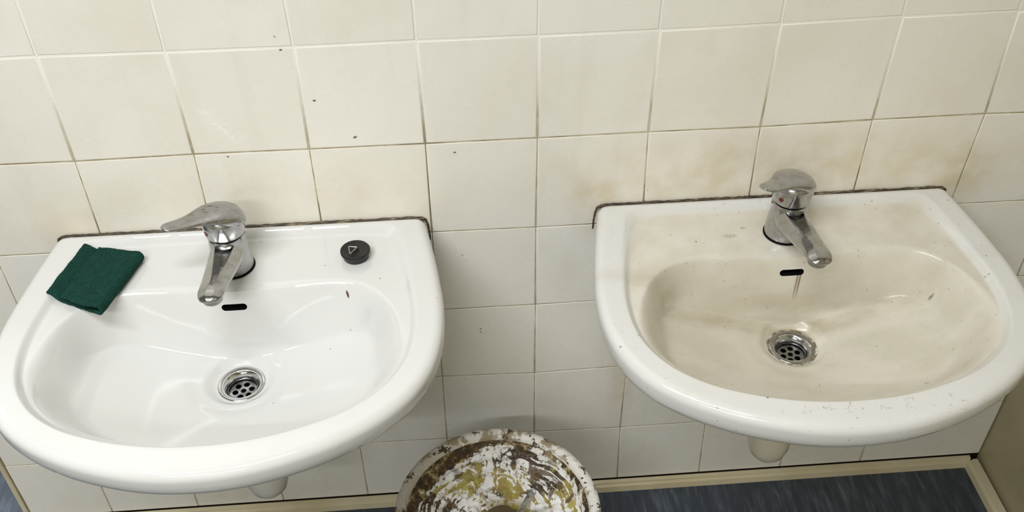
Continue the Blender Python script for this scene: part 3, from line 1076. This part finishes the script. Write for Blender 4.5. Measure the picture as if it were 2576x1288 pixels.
# ------------------------------------------------------------------ folded scouring pad
def scouring_pad():
    bx, bz = basins[0]
    A, B_, C_, D_ = Vector((-0.2300, -0.1215)), Vector((-0.1540, -0.1610)), Vector((-0.1240, -0.0560)), Vector((-0.2060, -0.0275))
    th = 0.0040
    NV = 44
    # cross-section centreline: u position and height above the support
    cl = []
    for k in range(27):
        cl.append((k / 26 * 0.955, 0.0, 0))
    for k in range(1, 10):
        a = -pi / 2 + pi * k / 10
        cl.append((0.955 + 0.055 * math.cos(a), 0.5 + 0.5 * math.sin(a), 1))
    for k in range(22):
        cl.append((0.955 - k / 21 * 0.735, 1.0, 2))
    GAP = 0.0125
    rows = []
    for j in range(NV + 1):
        v = j / NV
        row = []
        for (u, s, part) in cl:
            P = (A * (1 - v) + D_ * v) * (1 - u) + (B_ * (1 - v) + C_ * v) * u
            # outline wobble so that the edges are not ruled
            P = P + Vector((0.0012 * mnoise.noise((v * 5, u * 3, s)), 0.0015 * mnoise.noise((v * 4, u * 6, 3 + s))))
            if part == 2:
                P += Vector((0.003, 0.0015)) * (1 - v) * (1 - u)
                P += Vector((0.001, -0.006)) * (1 - v) * sst(0.5, 1, 1 - abs(u - .6))
                if v > 0.6:
                    P += Vector((0.006, -0.0010)) * (v - .6) * 1.0
            row.append((P.x, P.y, u, v, s, part))
        rows.append(row)
    flat = [(r[0], r[1]) for row in rows for r in row]
    # the pad is stiff: it rests on the rim at its left and on the ledge at its right
    n = len(cl)
    pts = []
    for j, row in enumerate(rows):
        for k, (x, y, u, v, s, part) in enumerate(row):
            zb = -0.0005 + (-0.0085 + 0.0005) * float(sst(0.0, 0.30, u)) + th / 2 + 0.0006
            gap = GAP * (0.45 + 0.55 * u) * (0.9 + 0.25 * (1 - v))
            if part == 2:
                lip = sst(0.34, 0.20, u)
                gap = gap * (1 - lip) + (th + 0.0006) * lip
                gap = max(gap, th + 0.0004)
            z = zb + gap * s
            z += 0.0007 * mnoise.noise((x * 60, y * 60, s * 3))
            pts.append(Vector((x, y, z)))
    # normals by finite differences, thicken to both sides
    def at(j, k):
        return pts[j * n + k]
    top, bot = [], []
    for j in range(NV + 1):
        for k in range(n):
            du = at(j, min(k + 1, n - 1)) - at(j, max(k - 1, 0))
            dv = at(min(j + 1, NV), k) - at(max(j - 1, 0), k)
            nn = du.cross(dv)
            nn.normalize()
            p = at(j, k)
            w = th / 2 * (1 + 0.18 * mnoise.noise(p * 420))
            edge = 0.72 if (j in (0, NV) or k in (0, n - 1)) else 1
            top.append(p + nn * w * edge)
            bot.append(p - nn * w * edge)
    V = top + bot
    m = len(top)
    F = []
    for j in range(NV):
        for k in range(n - 1):
            a, b, c, d = j * n + k, j * n + k + 1, (j + 1) * n + k + 1, (j + 1) * n + k
            F.append((a, b, c, d))
            F.append((m + d, m + c, m + b, m + a))
    for k in range(n - 1):
        F.append((k, m + k, m + k + 1, k + 1))
        q = NV * n
        F.append((q + k, q + k + 1, m + q + k + 1, m + q + k))
    for j in range(NV):
        F.append((j * n, (j + 1) * n, m + (j + 1) * n, m + j * n))
        q = n - 1
        F.append((j * n + q, m + j * n + q, m + (j + 1) * n + q, (j + 1) * n + q))
    org = Vector((-0.175, -0.10, 0))
    V = [v - org for v in V]
    o = mesh_obj('scouring_pad', V, F, M_sponge)
    fix_normals(o)
    o.location = (bx + org.x, org.y, bz)
    sd = o.modifiers.new('sub', 'SUBSURF')
    sd.subdivision_type = 'SIMPLE'
    sd.levels = sd.render_levels = 2
    tx = bpy.data.textures.new('fibre', 'CLOUDS')
    tx.noise_scale = 0.0011
    tx.noise_depth = 2
    dm = o.modifiers.new('fibres', 'DISPLACE')
    dm.texture = tx
    dm.texture_coords = 'LOCAL'
    dm.strength = 0.0011
    dm.mid_level = 0.5
    o['label'] = 'folded dark green scouring pad on the left corner of the clean basin'
    o['category'] = 'scouring pad'


scouring_pad()

# ------------------------------------------------------------------ basin plug
bx, bz = basins[0]
pl = empty('basin_plug', (bx + 0.1570, -0.0720, bz + DECK + 0.0002), 'black rubber plug with a small wire loop lying on the left basin ledge', 'basin plug')
V, F = lathe([(0.0160, 0.0), (0.0168, 0.0006), (0.0178, 0.0072), (0.0192, 0.0080), (0.0198, 0.0092), (0.0198, 0.0118), (0.0192, 0.0127), (0.0170, 0.0129), (0.0163, 0.0125), (0.0050, 0.0123), (0.0044, 0.0142), (0.0030, 0.0150), (0.0005, 0.0151)], 64)
fix_normals(auto_sharp(mesh_obj('stopper', V, F, M_rubber, pl), 45))
tri = [Vector((-0.0085, 0.0030, 0.0155)), Vector((0.0030, 0.0010, 0.0155)), Vector((-0.0060, -0.0110, 0.0142))]
path = []
for i in range(3):
    a, b, c = tri[i - 1], tri[i], tri[(i + 1) % 3]
    p0, p1 = b + (a - b).normalized() * 0.0018, b + (c - b).normalized() * 0.0018
    for k in range(6):
        t = k / 5
        path.append((1 - t) ** 2 * p0 + 2 * t * (1 - t) * b + t * t * p1)
V, F = sweep(path, 0.0007, 8, closed=True)
fix_normals(mesh_obj('wire_loop', V, F, M_chrome2, pl))

# ------------------------------------------------------------------ plaster bucket on the floor
BX, BY, BZ = -0.0785, -0.2560, FL - 0.600
bk = empty('bucket', (BX, BY, 0), 'round white bucket crusted with dried plaster, on the floor between the basins', 'bucket')
V, F = lathe([(0.1180, 0.0005), (0.1220, 0.0020), (0.1380, BZ - 0.05), (0.1390, BZ - 0.030), (0.1440, BZ - 0.028), (0.1460, BZ - 0.010), (0.1462, BZ - 0.004), (0.1445, BZ), (0.1380, BZ + 0.0005), (0.1320, BZ - 0.002), (0.1295, BZ - 0.008), (0.1290, BZ - 0.05), (0.1150, 0.006)], 128, True)
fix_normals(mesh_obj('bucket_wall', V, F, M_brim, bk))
# crusted inner surface: irregular relief in rings
NA, NR = 320, 96
V, F = [], []
for i in range(NR + 1):
    t = i / NR
    r = 0.1312 * (1 - t) + 0.002 * t
    for k in range(NA):
        a = 2 * pi * k / NA
        x, y = r * math.cos(a), r * math.sin(a)
        base = BZ - 0.007 - 0.016 * float(sst(0.1312, 0.118, r)) - 0.036 * (1 - (r / 0.1312) ** 1.35)
        rel = mnoise.noise((a * 1.3, r * 105, 1.7)) * 0.0048 + mnoise.noise((x * 45, y * 45, 9)) * 0.0042 + mnoise.noise((x * 130, y * 130, 2)) * 0.002
        rel *= float(sst(0.1312, 0.125, r))
        flat = float(sst(0.043, 0.028, math.hypot(x - 0.012, y - 0.012)))
        V.append((x, y, base + rel * (1 - flat) - 0.010 * flat))
for i in range(NR):
    for k in range(NA):
        k2 = (k + 1) % NA
        F.append((i * NA + k, i * NA + k2, (i + 1) * NA + k2, (i + 1) * NA + k))
F.append(tuple(range(NR * NA, (NR + 1) * NA)))
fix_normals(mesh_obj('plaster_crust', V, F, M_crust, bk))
mw = NT('murky_brown_water', 0.08)
mw.color(mw.mix(mw.noise(mw.obj, 30, 4), srgb(84, 70, 18), srgb(58, 47, 12)))
V, F = [], []
for k in range(48):
    a = 2 * pi * k / 48
    rr_ = 0.033 * (1 + 0.12 * math.sin(3 * a + 1) + 0.06 * math.sin(5 * a))
    V.append((0.012 + rr_ * math.cos(a), 0.012 + rr_ * math.sin(a), BZ - 0.0560))
V += [(v[0], v[1], v[2] - 0.006) for v in V]
F = [tuple(range(48)), tuple(range(95, 47, -1))] + [(k, k + 48, (k + 1) % 48 + 48, (k + 1) % 48) for k in range(48)]
fix_normals(mesh_obj('dirty_water', V, F, mw.mat, bk, False))

# metal rod standing in the bucket, open tube end towards the room
p0 = Vector((-0.0295, -0.2611, BZ + 0.040))
p1 = Vector((-0.0550, -0.2442, BZ - 0.055))
ax = (p0 - p1).normalized()
L = (p0 - p1).length
V, F = lathe([(0.0046, 0.0), (0.0050, 0.001), (0.0050, L - 0.0008), (0.0044, L), (0.0034, L), (0.0032, L - 0.0015), (0.0010, L - 0.0016)], 28)
q = ax.to_track_quat('Z', 'Y')
rod = fix_normals(auto_sharp(mesh_obj('metal_rod', [q @ Vector(v) for v in V], F, M_rod), 40))
rod.location = p1
rod['label'] = 'short round metal rod leaning in the plaster-crusted bucket'
rod['category'] = 'rod'
